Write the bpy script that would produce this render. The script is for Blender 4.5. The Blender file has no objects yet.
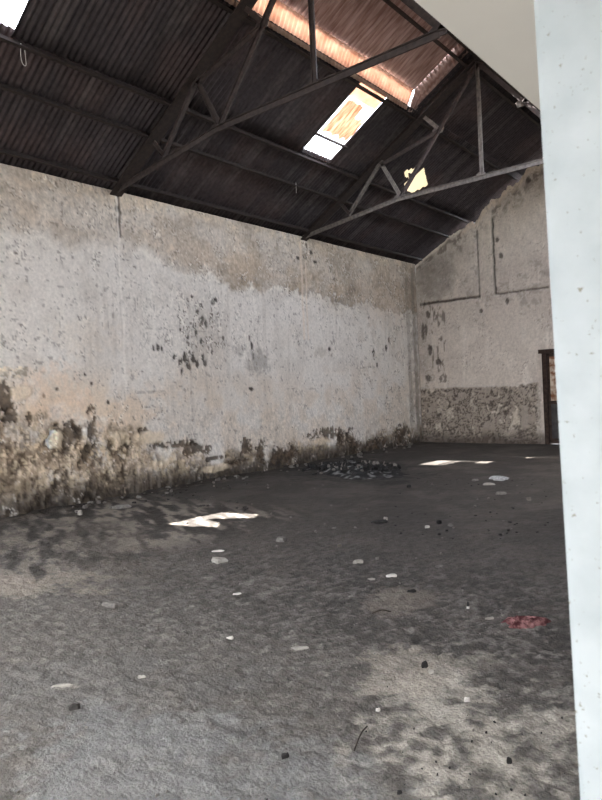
import bpy, bmesh, math, random
import numpy as np
from mathutils import Vector, Matrix
random.seed(7)
S = bpy.context.scene
COL = S.collection

# ------------------------------------------------------------------ camera
CAMH = 1.45
FPX = 644.6
YAW, PIT, ROL = -0.6917, -0.01336, -0.0456
def cam_axes():
    f = np.array([math.sin(YAW)*math.cos(PIT), math.cos(YAW)*math.cos(PIT), math.sin(PIT)])
    r0 = np.array([math.cos(YAW), -math.sin(YAW), 0.0]); u0 = np.cross(r0, f)
    r = math.cos(ROL)*r0 + math.sin(ROL)*u0
    u = -math.sin(ROL)*r0 + math.cos(ROL)*u0
    return f, r, u
CF, CR, CU = cam_axes()
C0 = np.array([0, 0, CAMH])
def ray(px, py): return CF + CR*(px-301)/FPX - CU*(py-400)/FPX
def hit(px, py, axis, c):
    v = ray(px, py); t = (c - C0[axis])/v[axis]
    return C0 + t*v
def fl(px, py, z=0.0): return hit(px, py, 2, z)
cd = bpy.data.cameras.new('camera'); cam = bpy.data.objects.new('camera', cd); COL.objects.link(cam)
M = Matrix(((CR[0], CU[0], -CF[0], 0), (CR[1], CU[1], -CF[1], 0), (CR[2], CU[2], -CF[2], CAMH), (0, 0, 0, 1)))
cam.matrix_world = M
cd.sensor_fit = 'VERTICAL'; cd.sensor_height = 36; cd.sensor_width = 27
cd.lens = FPX*36/800
cd.clip_start = 0.05; cd.clip_end = 500
cd.dof.use_dof = True; cd.dof.focus_distance = 8.0; cd.dof.aperture_fstop = 11
S.camera = cam

# room numbers
XL, XR, YF, YN = -8.28, -0.6, 14.88, -6.0
H = 4.6; SL = 0.5854; XK = -4.44
ZR = H + SL*(XK-XL)           # 6.85
def roofz(x): return H + SL*(x-XL) if x <= XK else ZR - SL*(x-XK)
YT1, YT2 = 5.84, 10.32

# ------------------------------------------------------------------ noise
def _hash(ix, iy, seed):
    h = (ix.astype(np.int64)*374761393 + iy.astype(np.int64)*668265263 + seed*1442695041) & 0x7fffffff
    h = ((h ^ (h >> 13))*1274126177) & 0x7fffffff
    h = (h ^ (h >> 16)) & 0xffff
    return h/65535.0
def vnoise(x, y, seed=0):
    ix = np.floor(x); iy = np.floor(y); fx = x-ix; fy = y-iy
    fx = fx*fx*(3-2*fx); fy = fy*fy*(3-2*fy)
    a = _hash(ix, iy, seed); b = _hash(ix+1, iy, seed); c = _hash(ix, iy+1, seed); d = _hash(ix+1, iy+1, seed)
    return (a*(1-fx)+b*fx)*(1-fy) + (c*(1-fx)+d*fx)*fy
def fbm(x, y, seed=0, o=4):
    s = 0; a = 0.5; t = 0
    for k in range(o):
        s = s + a*vnoise(x*2**k+13.7*k, y*2**k-7.1*k, seed+k*17); t += a; a *= 0.55
    return s/t
def ss(a, b, x):
    t = np.clip((x-a)/(b-a), 0, 1); return t*t*(3-2*t)
def lin(c):
    c = np.array(c, float)/255.0
    return np.where(c <= 0.04045, c/12.92, ((c+0.055)/1.055)**2.4)
def mixc(col, mask, c):
    return col*(1-mask[:, None]) + np.asarray(c)[None, :]*mask[:, None]

# ------------------------------------------------------------------ materials
def nt(name):
    m = bpy.data.materials.new(name); m.use_nodes = True
    t = m.node_tree; b = t.nodes['Principled BSDF']; return m, t, b
def srgb(c): l = lin(c); return (l[0], l[1], l[2], 1)
def mat(name, c1, c2=None, rough=0.9, scale=20, bump=0.2, metal=0.0, det=6, bscale=None, attr=None, spots=None, dist=0.01, lo=0.35, hi=0.65, alo=0.75, ahi=1.25, spec=0.3):
    m, t, b = nt(name); N = t.nodes; L = t.links
    b.inputs['Roughness'].default_value = rough; b.inputs['Metallic'].default_value = metal
    b.inputs['Specular IOR Level'].default_value = spec
    tc = N.new('ShaderNodeTexCoord')
    n = N.new('ShaderNodeTexNoise'); n.inputs['Scale'].default_value = scale; n.inputs['Detail'].default_value = det
    L.new(tc.outputs['Object'], n.inputs['Vector'])
    if attr:
        a = N.new('ShaderNodeVertexColor'); a.layer_name = attr
        mr = N.new('ShaderNodeMapRange'); mr.inputs['From Min'].default_value = 0.3; mr.inputs['From Max'].default_value = 0.7
        mr.inputs['To Min'].default_value = alo; mr.inputs['To Max'].default_value = ahi
        L.new(n.outputs['Fac'], mr.inputs['Value'])
        mx = N.new('ShaderNodeMix'); mx.data_type = 'RGBA'; mx.blend_type = 'MULTIPLY'; mx.inputs['Factor'].default_value = 1
        cb = N.new('ShaderNodeCombineColor')
        for k in ('Red', 'Green', 'Blue'): L.new(mr.outputs['Result'], cb.inputs[k])
        L.new(a.outputs['Color'], mx.inputs['A']); L.new(cb.outputs['Color'], mx.inputs['B'])
        out = mx.outputs['Result']
    else:
        r = N.new('ShaderNodeValToRGB'); r.color_ramp.elements[0].position = lo; r.color_ramp.elements[1].position = hi
        r.color_ramp.elements[0].color = srgb(c1); r.color_ramp.elements[1].color = srgb(c2 or c1)
        L.new(n.outputs['Fac'], r.inputs['Fac']); out = r.outputs['Color']
    if spots:
        sc, thr, sw, cc = spots
        v = N.new('ShaderNodeTexNoise'); v.inputs['Scale'].default_value = sc; v.inputs['Detail'].default_value = 3
        L.new(tc.outputs['Object'], v.inputs['Vector'])
        q = N.new('ShaderNodeMapRange'); q.inputs['From Min'].default_value = thr; q.inputs['From Max'].default_value = thr+sw
        L.new(v.outputs['Fac'], q.inputs['Value'])
        x2 = N.new('ShaderNodeMix'); x2.data_type = 'RGBA'; L.new(q.outputs['Result'], x2.inputs['Factor'])
        L.new(out, x2.inputs['A']); x2.inputs['B'].default_value = srgb(cc); out = x2.outputs['Result']
    L.new(out, b.inputs['Base Color'])
    if bump:
        n2 = N.new('ShaderNodeTexNoise'); n2.inputs['Scale'].default_value = bscale or scale*2; n2.inputs['Detail'].default_value = 8
        L.new(tc.outputs['Object'], n2.inputs['Vector'])
        bp = N.new('ShaderNodeBump'); bp.inputs['Strength'].default_value = bump; bp.inputs['Distance'].default_value = dist
        L.new(n2.outputs['Fac'], bp.inputs['Height']); L.new(bp.outputs['Normal'], b.inputs['Normal'])
    return m
def translucent(name, c, mixf=0.6, scale=6, c2=None, stretch=None):
    m, t, b = nt(name); N = t.nodes; L = t.links
    tc = N.new('ShaderNodeTexCoord'); n = N.new('ShaderNodeTexNoise'); n.inputs['Scale'].default_value = scale; n.inputs['Detail'].default_value = 5
    if stretch:
        mp = N.new('ShaderNodeMapping'); mp.inputs['Scale'].default_value = stretch
        L.new(tc.outputs['Object'], mp.inputs['Vector']); L.new(mp.outputs['Vector'], n.inputs['Vector'])
    else: L.new(tc.outputs['Object'], n.inputs['Vector'])
    r = N.new('ShaderNodeValToRGB'); r.color_ramp.elements[0].position = .35; r.color_ramp.elements[1].position = .65
    r.color_ramp.elements[0].color = srgb(c2 or c); r.color_ramp.elements[1].color = srgb(c)
    L.new(n.outputs['Fac'], r.inputs['Fac'])
    L.new(r.outputs['Color'], b.inputs['Base Color']); b.inputs['Roughness'].default_value = .7
    tr = N.new('ShaderNodeBsdfTranslucent'); L.new(r.outputs['Color'], tr.inputs['Color'])
    mx = N.new('ShaderNodeMixShader'); mx.inputs[0].default_value = mixf
    L.new(b.outputs[0], mx.inputs[1]); L.new(tr.outputs[0], mx.inputs[2]); L.new(mx.outputs[0], N['Material Output'].inputs['Surface'])
    return m
M_plaster = mat('old_plaster', None, attr='Col', scale=26, bump=0.3, bscale=40, dist=0.010, alo=.9, ahi=1.1)
M_floor = mat('dirty_concrete_floor', None, attr='Col', scale=90, bump=0.9, bscale=60, dist=0.012, alo=.74, ahi=1.26, rough=.8)
M_roof = mat('rusted_corrugated_iron', None, attr='Col', scale=14, bump=0.15, bscale=60, alo=.7, ahi=1.3, rough=.75)
M_plain = mat('plain_render', (168, 160, 150), (186, 180, 172), scale=3, bump=.3)
M_soffit = mat('painted_lintel', (196, 197, 194), (206, 206, 202), scale=2, bump=.05)
M_steel = mat('dark_rusty_steel', (54, 48, 48), (72, 63, 61), scale=18, bump=.2, rough=.7)
M_steel2 = mat('dusty_steel', (84, 78, 76), (112, 106, 101), scale=18, bump=.2, rough=.7)
M_purlin = mat('blackened_purlin', (40, 35, 34), (56, 47, 44), scale=18, bump=.2, rough=.8)
M_post = mat('white_gate_paint', (160, 168, 170), (174, 181, 183), scale=14, bump=.12, bscale=90, rough=.5, dist=.002, spots=(150, .68, .05, (128, 126, 112)))
M_ground = mat('yard_concrete', (96, 92, 87), (110, 106, 100), scale=2, bump=.2)
M_dark = mat('charred_dark', (26, 25, 25), (46, 44, 43), scale=30, bump=.4)
M_stone = mat('dark_stone', (44, 42, 40), (64, 60, 57), scale=30, bump=.4)
M_pale = mat('pale_plaster_chip', (128, 124, 117), (152, 148, 140), scale=40, bump=.4)
M_grey = mat('grey_mortar_chip', (88, 84, 80), (112, 108, 103), scale=40, bump=.4)
M_white = mat('white_plaster_chip', (176, 173, 167), (196, 193, 187), scale=40, bump=.3)
M_red = mat('faded_red_cloth', (70, 34, 36), (136, 98, 96), scale=26, bump=.3, lo=.4, hi=.62)
M_plastic = mat('grey_white_plastic', (120, 121, 121), (165, 166, 165), scale=30, bump=.2, rough=.4)
M_wood = mat('weathered_door_wood', (44, 34, 30), (66, 52, 45), scale=16, bump=.3)
M_panel = mat('stained_door_panel', (120, 82, 58), (196, 180, 160), scale=7, bump=.2, lo=.4, hi=.6)
M_panel2 = mat('grey_door_panel', (52, 50, 50), (72, 70, 70), scale=7, bump=.2)
M_stick = mat('dry_stick', (38, 32, 28), (52, 44, 38), scale=40, bump=.2)
M_wire = mat('pale_wire', (190, 188, 186), (200, 198, 196), scale=20, bump=0)
M_glass_fiber = translucent('yellowed_fibreglass', (216, 192, 176), .36, 5, (200, 168, 150))
M_upper = translucent('brightened_rust_streaked_sheet', (158, 140, 134), .14, 3, (116, 92, 84), stretch=(1, 7, 1))  # paler and part translucent so the raised sheets look lit
M_cream = translucent('cream_fibreglass', (226, 218, 200), .2, 3)
M_torn = translucent('rusty_torn_sheet', (228, 210, 192), .30, 5, (176, 142, 116), stretch=(1, 5, 1))

# ------------------------------------------------------------------ helpers
def tag(o, label=None, cat=None, group=None, kind=None):
    if label: o['label'] = label
    if cat: o['category'] = cat
    if group: o['group'] = group
    if kind: o['kind'] = kind
    return o
def link(name, me, m=None, parent=None):
    o = bpy.data.objects.new(name, me); COL.objects.link(o)
    if m: me.materials.append(m)
    if parent: o.parent = parent
    return o
def empty(name, loc=(0, 0, 0)):
    o = bpy.data.objects.new(name, None); COL.objects.link(o); o.location = loc; o.empty_display_size = .1; return o
def frombm(name, bm, m, parent=None, smooth=False):
    me = bpy.data.meshes.new(name); bm.normal_update(); bm.to_mesh(me); bm.free()
    if smooth:
        me.polygons.foreach_set('use_smooth', [True]*len(me.polygons))
    return link(name, me, m, parent)
def box(bm, a, b):
    x0, y0, z0 = a; x1, y1, z1 = b
    v = [bm.verts.new(p) for p in ((x0, y0, z0), (x1, y0, z0), (x1, y1, z0), (x0, y1, z0), (x0, y0, z1), (x1, y0, z1), (x1, y1, z1), (x0, y1, z1))]
    for f in ((3, 2, 1, 0), (4, 5, 6, 7), (0, 1, 5, 4), (1, 2, 6, 5), (2, 3, 7, 6), (3, 0, 4, 7)): bm.faces.new([v[i] for i in f])
def prism(bm, poly, axis, c0, c1):
    def P(p, c):
        q = list(p); q.insert(axis, c); return q
    a = [bm.verts.new(P(p, c0)) for p in poly]; b = [bm.verts.new(P(p, c1)) for p in poly]
    n = len(poly)
    bm.faces.new(a[::-1]); bm.faces.new(b)
    for i in range(n): bm.faces.new([a[i], a[(i+1) % n], b[(i+1) % n], b[i]])
    bmesh.ops.recalc_face_normals(bm, faces=bm.faces)
def gridmesh(name, P, nu, nv, col, m, flip=False, smooth=True, keep=None):
    """P (nu*nv,3) points, index = i*nv+j"""
    idx = np.arange(nu*nv).reshape(nu, nv)
    a = idx[:-1, :-1].ravel(); b = idx[1:, :-1].ravel(); c = idx[1:, 1:].ravel(); d = idx[:-1, 1:].ravel()
    F = np.stack([a, b, c, d], 1)
    if flip: F = F[:, ::-1]
    if keep is not None: F = F[keep]
    me = bpy.data.meshes.new(name)
    me.vertices.add(len(P)); me.vertices.foreach_set('co', P.astype(np.float32).ravel())
    me.loops.add(F.size); me.loops.foreach_set('vertex_index', F.astype(np.int32).ravel())
    me.polygons.add(len(F)); me.polygons.foreach_set('loop_start', np.arange(0, F.size, 4, dtype=np.int32))
    me.polygons.foreach_set('use_smooth', np.full(len(F), smooth))
    me.update(calc_edges=True); me.validate()
    if col is not None:
        ca = me.color_attributes.new('Col', 'FLOAT_COLOR', 'POINT')
        rgba = np.ones((len(P), 4), np.float32); rgba[:, :3] = col
        ca.data.foreach_set('color', rgba.ravel())
    return link(name, me, m)

# ------------------------------------------------------------------ left wall
def build_left_wall():
    ys = np.concatenate([np.arange(YN, 3.2, .2), np.arange(3.2, YF+.001, .02)]); ys[-1] = YF
    zs = np.concatenate([np.arange(-.04, H-.02, .0225), [H]])
    Y, Z = np.meshgrid(ys, zs, indexing='ij'); Y = Y.ravel(); Z = Z.ravel()
    n = len(Y); col = np.tile(lin((206, 200, 194)), (n, 1)); dx = np.zeros(n)
    A = fbm(Y*.8, Z*.8, 1); B = fbm(Y*3, Z*3, 2); Cn = fbm(Y*9, Z*9, 3); D = fbm(Y*22, Z*9, 4)
    V = fbm(Y*7, Z*.9, 5)
    col = mixc(col, .5*ss(.5, .75, A), lin((190, 178, 166)))
    col = mixc(col, .35*ss(.45, .7, B), lin((178, 170, 162)))
    col = mixc(col, .3*ss(.55, .8, V), lin((224, 220, 214)))
    # warm zone lower and near
    near = ss(8.0, 4.6, Y)
    wz = ss(2.2+.5*(A-.5), 1.2, Z)*(.35+.65*near)
    col = mixc(col, np.clip(.85*wz*ss(.3, .6, B), 0, 1), lin((206, 184, 160)))
    # stained upper band
    edge = np.interp(Y, [3.5, 4.5, 5.1, 6.2, 7.0, 7.9, 9, 10.1, 11.5, 13.1, 14.9], [3.62, 3.6, 3.6, 3.72, 3.5, 3.42, 3.42, 3.44, 3.4, 3.3, 3.3]) + .50*(B-.5)+.16*(Cn-.5)+.10*(D-.5)
    bm_ = ss(edge-.04, edge+.08+.25*ss(7.5, 5.5, Y), Z)
    tone = lin((176, 165, 154))[None, :]*(0.66+.72*B[:, None])*(.84+.32*Cn[:, None])
    far = ss(6, 9, Y)[:, None]
    tone = tone*(1-.16*far)*np.array([[1.02, .99, .95]])**(1+far)
    tone = tone*(1-.30*(ss(.52, .7, Cn)*ss(.45, .6, A+.1*V))[:, None])
    low_ = ss(edge+.75, edge+.1, Z); bw = (.46+.42*ss(.35, .62, fbm(Y*1.6, Z*2.6, 77))+.22*low_*far[:, 0])*bm_; col = col*(1-bw[:, None]) + tone*bw[:, None]
    rim = ss(edge-.10, edge-.03, Z)*(1-ss(edge-.02, edge+.04, Z))
    col = mixc(col, .45*rim*ss(.45, .6, B), lin((226, 220, 212)))
    col = mixc(col, .55*ss(edge, edge+.02, Z)*(1-ss(edge+.02, edge+.08, Z))*ss(.45, .6, A), lin((120, 112, 106)))
    # pale top lip
    col = mixc(col, .6*ss(H-.28, H-.1, Z)*ss(.45, .6, B), lin((196, 182, 164)))
    # small vertical flecks, old paint scars
    f1 = .6*ss(.72, .76, D)*ss(.45, .6, fbm(Y*1.2, Z*1.2, 9))*ss(.5, 1.2, Z)
    col = mixc(col, .75*f1, lin((92, 84, 78))); dx -= .006*f1
    f2 = ss(.70, .73, fbm(Y*16, Z*16, 31))*ss(.42, .55, fbm(Y*.9+4, Z*.9, 12))
    col = mixc(col, .55*f2, lin((110, 102, 96))); dx -= .004*f2
    # horizontal scratch lines
    for (y0, y1, z) in ((6.2, 7.7, 2.55), (7.2, 8.2, 2.45), (6.0, 6.6, 1.55), (9.6, 10.6, 1.5)):
        m = (np.abs(Z-z-.05*(B-.5)) < .015)*(Y > y0)*(Y < y1)*ss(.42, .5, Cn); col = mixc(col, .4*m, lin((110, 100, 92)))
    # chips cluster: (px,py,w,h)
    rnd = random.Random(3)
    chips = [(154, 348, 3, 5), (158, 347, 5, 9), (162, 349, 3, 6), (174, 356, 4, 6), (180, 362, 6, 10), (185, 358, 5, 12), (188, 364, 6, 11), (193, 358, 5, 12), (197, 363, 4, 8),
             (203, 358, 3, 9), (205, 363, 5, 7), (182, 371, 3, 9), (190, 352, 3, 7), (223, 338, 3, 6), (196, 333, 4, 7), (201, 341, 3, 6), (212, 352, 3, 5), (181, 330, 3, 5), (188, 337, 3, 4), (252, 345, 3, 10), (250, 337, 2, 6), (254, 356, 3, 6),
             (202, 320, 5, 8), (206, 324, 4, 8), (213, 303, 5, 6), (216, 300, 5, 4), (198, 312, 3, 7), (194, 326, 4, 6), (192, 297, 4, 4), (201, 305, 3, 5), (188, 300, 3, 4), (184, 312, 3, 5),
             (118, 208, 6, 5), (121, 212, 3, 8), (118, 220, 3, 6), (118, 195, 3, 8), (305, 256, 6, 7), (311, 252, 5, 5), (298, 258, 5, 4), (307, 246, 3, 8), (315, 262, 5, 4),
             (251, 389, 6, 4), (330, 349, 4, 5), (299, 343, 4, 5), (374, 352, 4, 9), (386, 348, 4, 7), (389, 340, 4, 6), (377, 365, 3, 5),
             (44, 396, 3, 6), (57, 389, 3, 5), (92, 384, 3, 5), (85, 374, 3, 5), (108, 402, 3, 4)]
    for (px, py, w, h) in chips:
        p = hit(px, py, 0, XL); sc = (p-C0)@CF/FPX
        hy = .5*w*sc*1.05; hz = .5*h*sc*1.0
        q = ((Y-p[1])/hy)**2 + ((Z-p[2])/hz)**2 + 3.2*(fbm(Y*30, Z*14, 41)-.5)
        m = 1-ss(.55, 1.1, q); col = mixc(col, .92*m, lin((50, 44, 40))); dx -= .008*m
        m2 = (1-ss(1.1, 2.4, q))*(1-m); col = mixc(col, .25*m2, lin((150, 142, 134)))
    # grey smudge by the chips
    for (px, py, w, h, a, c) in ((258, 362, 26, 26, .45, (120, 114, 108)), (240, 350, 16, 14, .35, (130, 124, 118)), (322, 352, 18, 12, .3, (150, 138, 124)), (205, 330, 40, 70, .18, (140, 136, 130)), (60, 395, 60, 60, .3, (216, 186, 160)),
                                 (90, 340, 60, 40, .2, (206, 192, 176)), (383, 300, 60, 60, .25, (196, 178, 162))):
        p = hit(px, py, 0, XL); sc = (p-C0)@CF/FPX
        q = ((Y-p[1])/(.5*w*sc*1.4))**2 + ((Z-p[2])/(.5*h*sc))**2 + 1.6*(B-.5)+1.2*(Cn-.5)
        q = q+2.2*(fbm(Y*15, Z*11, 66)-.5); col = mixc(col, a*1.2*(1-ss(.2, 1.3, q)), lin(c))
    # damp decayed zone along the base
    top = np.interp(Y, [3.5, 4.2, 5, 5.8, 6.5, 7.5, 8.5, 10, 12, 14.9], [1.25, 1.25, 1.2, .9, .72, .48, .42, .42, .42, .5]) + .7*(B-.5)+.35*(A-.5)
    t1 = ss(top+.08, top-.25, Z)
    col = mixc(col, .55*t1*ss(.35, .6, Cn), lin((146, 124, 100)))
    brk = t1*ss(.47, .60, fbm(Y*5+3, Z*4, 52)+.5*(D-.5)); nf = .45+.55*near; col = mixc(col, .7*brk*nf, lin((112, 97, 82))); dx -= .010*brk
    brk2 = t1*ss(.55, .64, fbm(Y*11, Z*9, 55)+.3*(D-.5)); col = mixc(col, .75*brk2*nf, lin((66, 56, 47))); dx -= .010*brk2
    sp = t1*ss(.52, .62, fbm(Y*26, Z*22, 58)); col = mixc(col, .5*sp, lin((86, 70, 54))); dx -= .004*sp
    sp = t1*ss(.56, .64, fbm(Y*22, Z*20, 59)); col = mixc(col, .5*sp, lin((214, 196, 168)))
    lite = t1*ss(.60, .66, fbm(Y*8+9, Z*8, 57)); col = mixc(col, .6*lite, lin((210, 190, 162))); dx += .003*lite
    t2 = ss(.58*(1+1.3*(B-.5)+.5*(Cn-.5))*np.interp(Y, [3.5, 5, 7, 10], [1.25, 1.1, .8, .85]), .05, Z)
    col = mixc(col, .92*t2*ss(.25, .55, Cn+.25*t2), lin((36, 30, 26)))
    t3 = ss(.55, .0, Z)
    dx += t3*(.03*(Cn-.5)+.03*(B-.4)+.02*(fbm(Y*20, Z*20, 65)-.5))
    # curled edges of peeling paint: a dark lip and a pale lip along an irregular line
    def peel(nz, lev, wd, mask, a=.6, tone_=None):
        nonlocal col, dx
        inside = ss(lev-.01, lev+.01, nz)*mask
        if tone_ is not None: col = mixc(col, tone_[0]*inside, lin(tone_[1]))
        dk = np.exp(-((nz-lev)/wd)**2)*mask; lt = np.exp(-((nz-lev-2*wd)/wd)**2)*mask
        col = mixc(col, np.clip(1.35*a*dk, 0, 1), lin((80, 71, 64))); col = mixc(col, np.clip(a*.9*lt, 0, 1), lin((236, 230, 222)))
        dx -= .007*inside
    gate = ss(.48, .6, fbm(Y*1.3, Z*1.3, 80)); gate2 = ss(.46, .58, fbm(Y*5, Z*5, 81)); gate3 = ss(.5, .62, fbm(Y*4, Z*4, 84))
    peel(fbm(Y*3.2, Z*3.2, 82, 5), .50, .010, gate2*ss(3.1, 3.4, Z), .5, (.18, (150, 138, 126)))
    peel(fbm(Y*6.5, Z*6.5, 83, 5), .55, .014, gate3*ss(3.0, 3.3, Z), .55)
    peel(fbm(Y*5.5, Z*4.5, 85, 5), .56, .012, gate*gate2*ss(3.4, 3.0, Z), .5, (.15, (196, 186, 176)))
    cl = np.exp(-((Y-7.4)/1.1)**2-((Z-2.6)/.7)**2); peel(fbm(Y*11, Z*6, 86, 4), .60, .02, np.clip(cl*1.2, 0, 1), .7)
    rt_ = ss(11.2, 12.5, Y); peel(fbm(Y*5, Z*5, 87, 5), .54, .014, rt_*gate2, .6, (.25, (160, 146, 132)))
    peel(fbm(Y*7, Z*6, 88, 5), .54, .016, ss(1.9, 1.3, Z)*ss(.3, .6, Z)*gate3*ss(9, 5, Y), .6, (.25, (176, 150, 124)))
    tx = np.clip(.25+.75*np.maximum(bm_, ss(1.5, .9, Z))+.5*np.clip(cl, 0, 1), 0, 1); st = fbm(Y*34, Z*18, 89, 3); col = col*(1+.55*((st-.5)*tx)[:, None]); st = fbm(Y*60, Z*60, 90, 2); col = col*(1+.35*((st-.5)*tx)[:, None])
    stk = ss(.58, .74, fbm(Y*13, Z*.7, 91))*ss(.45, .6, fbm(Y*2, Z*.8, 92)); col = mixc(col, .22*stk, lin((150, 140, 130)))
    # large plaster losses
    holes = [(12, 372, 36, 10, 0), (4, 398, 16, 30, 1), (10, 415, 12, 14, 1), (68, 436, 26, 26, 1), (78, 428, 8, 10, 1), (92, 425, 7, 32, 1), (52, 438, 8, 16, 2), (110, 446, 7, 18, 1), (30, 420, 5, 14, 1), (86, 452, 7, 20, 1),
             (331, 433, 46, 12, 1), (345, 438, 22, 12, 1), (402, 434, 22, 18, 1), (218, 458, 30, 5, 1), (236, 462, 30, 5, 1), (141, 430, 9, 6, 1), (128, 444, 10, 18, 1), (196, 450, 30, 12, 1), (176, 444, 36, 8, 1), (247, 447, 10, 18, 1), (262, 452, 12, 22, 1), (285, 455, 30, 22, 1), (375, 444, 26, 12, 1), (355, 446, 18, 12, 1)]
    for (px, py, w, h, k) in holes:
        p = hit(px, py, 0, XL); sc = (p-C0)@CF/FPX
        hy = .5*w*sc*1.4; hz = .5*h*sc
        q = ((Y-p[1])/hy)**2 + ((Z-p[2])/hz)**2 + 3.2*(fbm(Y*9, Z*9, 61)-.5) + 3.2*(fbm(Y*24, Z*20, 62)-.5)
        m = 1-ss(.6, 1.1, q)
        c = (176, 164, 148) if k == 0 else ((226, 214, 196) if k == 2 else (66, 55, 45))
        cc_ = lin(c)[None, :]*(.55+1.3*ss(.35, .7, fbm(Y*14, Z*14, 63)))[:, None]; m_ = (.85*m)[:, None]; col = col*(1-m_)+cc_*m_; dx -= (.02 if k else .008)*m
    # pale bulge under the arch shaped loss
    for (px, py, w, h) in ((322, 441, 22, 8), (150, 437, 30, 14), (58, 440, 10, 22), (20, 392, 16, 16), (218, 468, 30, 8), (120, 438, 20, 14)):
        p = hit(px, py, 0, XL); sc = (p-C0)@CF/FPX
        q = ((Y-p[1])/(.5*w*sc*1.4))**2 + ((Z-p[2])/(.5*h*sc))**2 + 1.8*(Cn-.5)
        m = 1-ss(.5, 1.2, q); col = mixc(col, .6*m, lin((208, 190, 166))); dx += .012*m
    # vertical cracks / runs
    for (yc, z0, z1, wd, a, c) in ((5.86, 1.6, 4.55, .012, .5, (226, 220, 214)), (5.89, 3.9, 4.6, .01, .8, (70, 62, 56)), (10.2, 2.5, 4.5, .02, .45, (214, 196, 178)), (10.33, 2.5, 4.3, .015, .4, (214, 196, 178)), (14.4, .3, 4.2, .05, .35, (110, 100, 92)), (14.7, .3, 4.5, .05, .5, (100, 90, 82))):
        m = (1-ss(wd, wd*2.2, np.abs(Y-yc-.05*(fbm(Y*0, Z*2, int(yc*10))-.5))))*(Z > z0)*(Z < z1)
        col = mixc(col, a*m, lin(c)); dx -= .004*m
    # darker towards the far corner
    col = mixc(col, .5*ss(14.0, 14.85, Y)*ss(.35, .6, Cn), lin((128, 118, 108)))
    # overall relief
    dx += .03*(A-.5)+.012*(B-.5)+.006*(Cn-.5)
    dx[Y > YF-.01] = -.03
    P = np.stack([XL+np.minimum(dx, .045), Y, Z], 1)
    o = gridmesh('wall_left', P, len(ys), len(zs), np.clip(col*np.array([[1.21, 1.215, 1.19]]), 0, .9), M_plaster, flip=True)
    tag(o, 'long plaster wall on the left, peeling and stained, white paint flaking above a damp brown base', kind='structure')
    bm = bmesh.new(); box(bm, (XL-.35, YN-.3, -.3), (XL-.09, YF+.3, H)); bmm = frombm('wall_left_core', bm, M_plain, o)
    return o
WALLK = 1.0
WL = build_left_wall()

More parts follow.
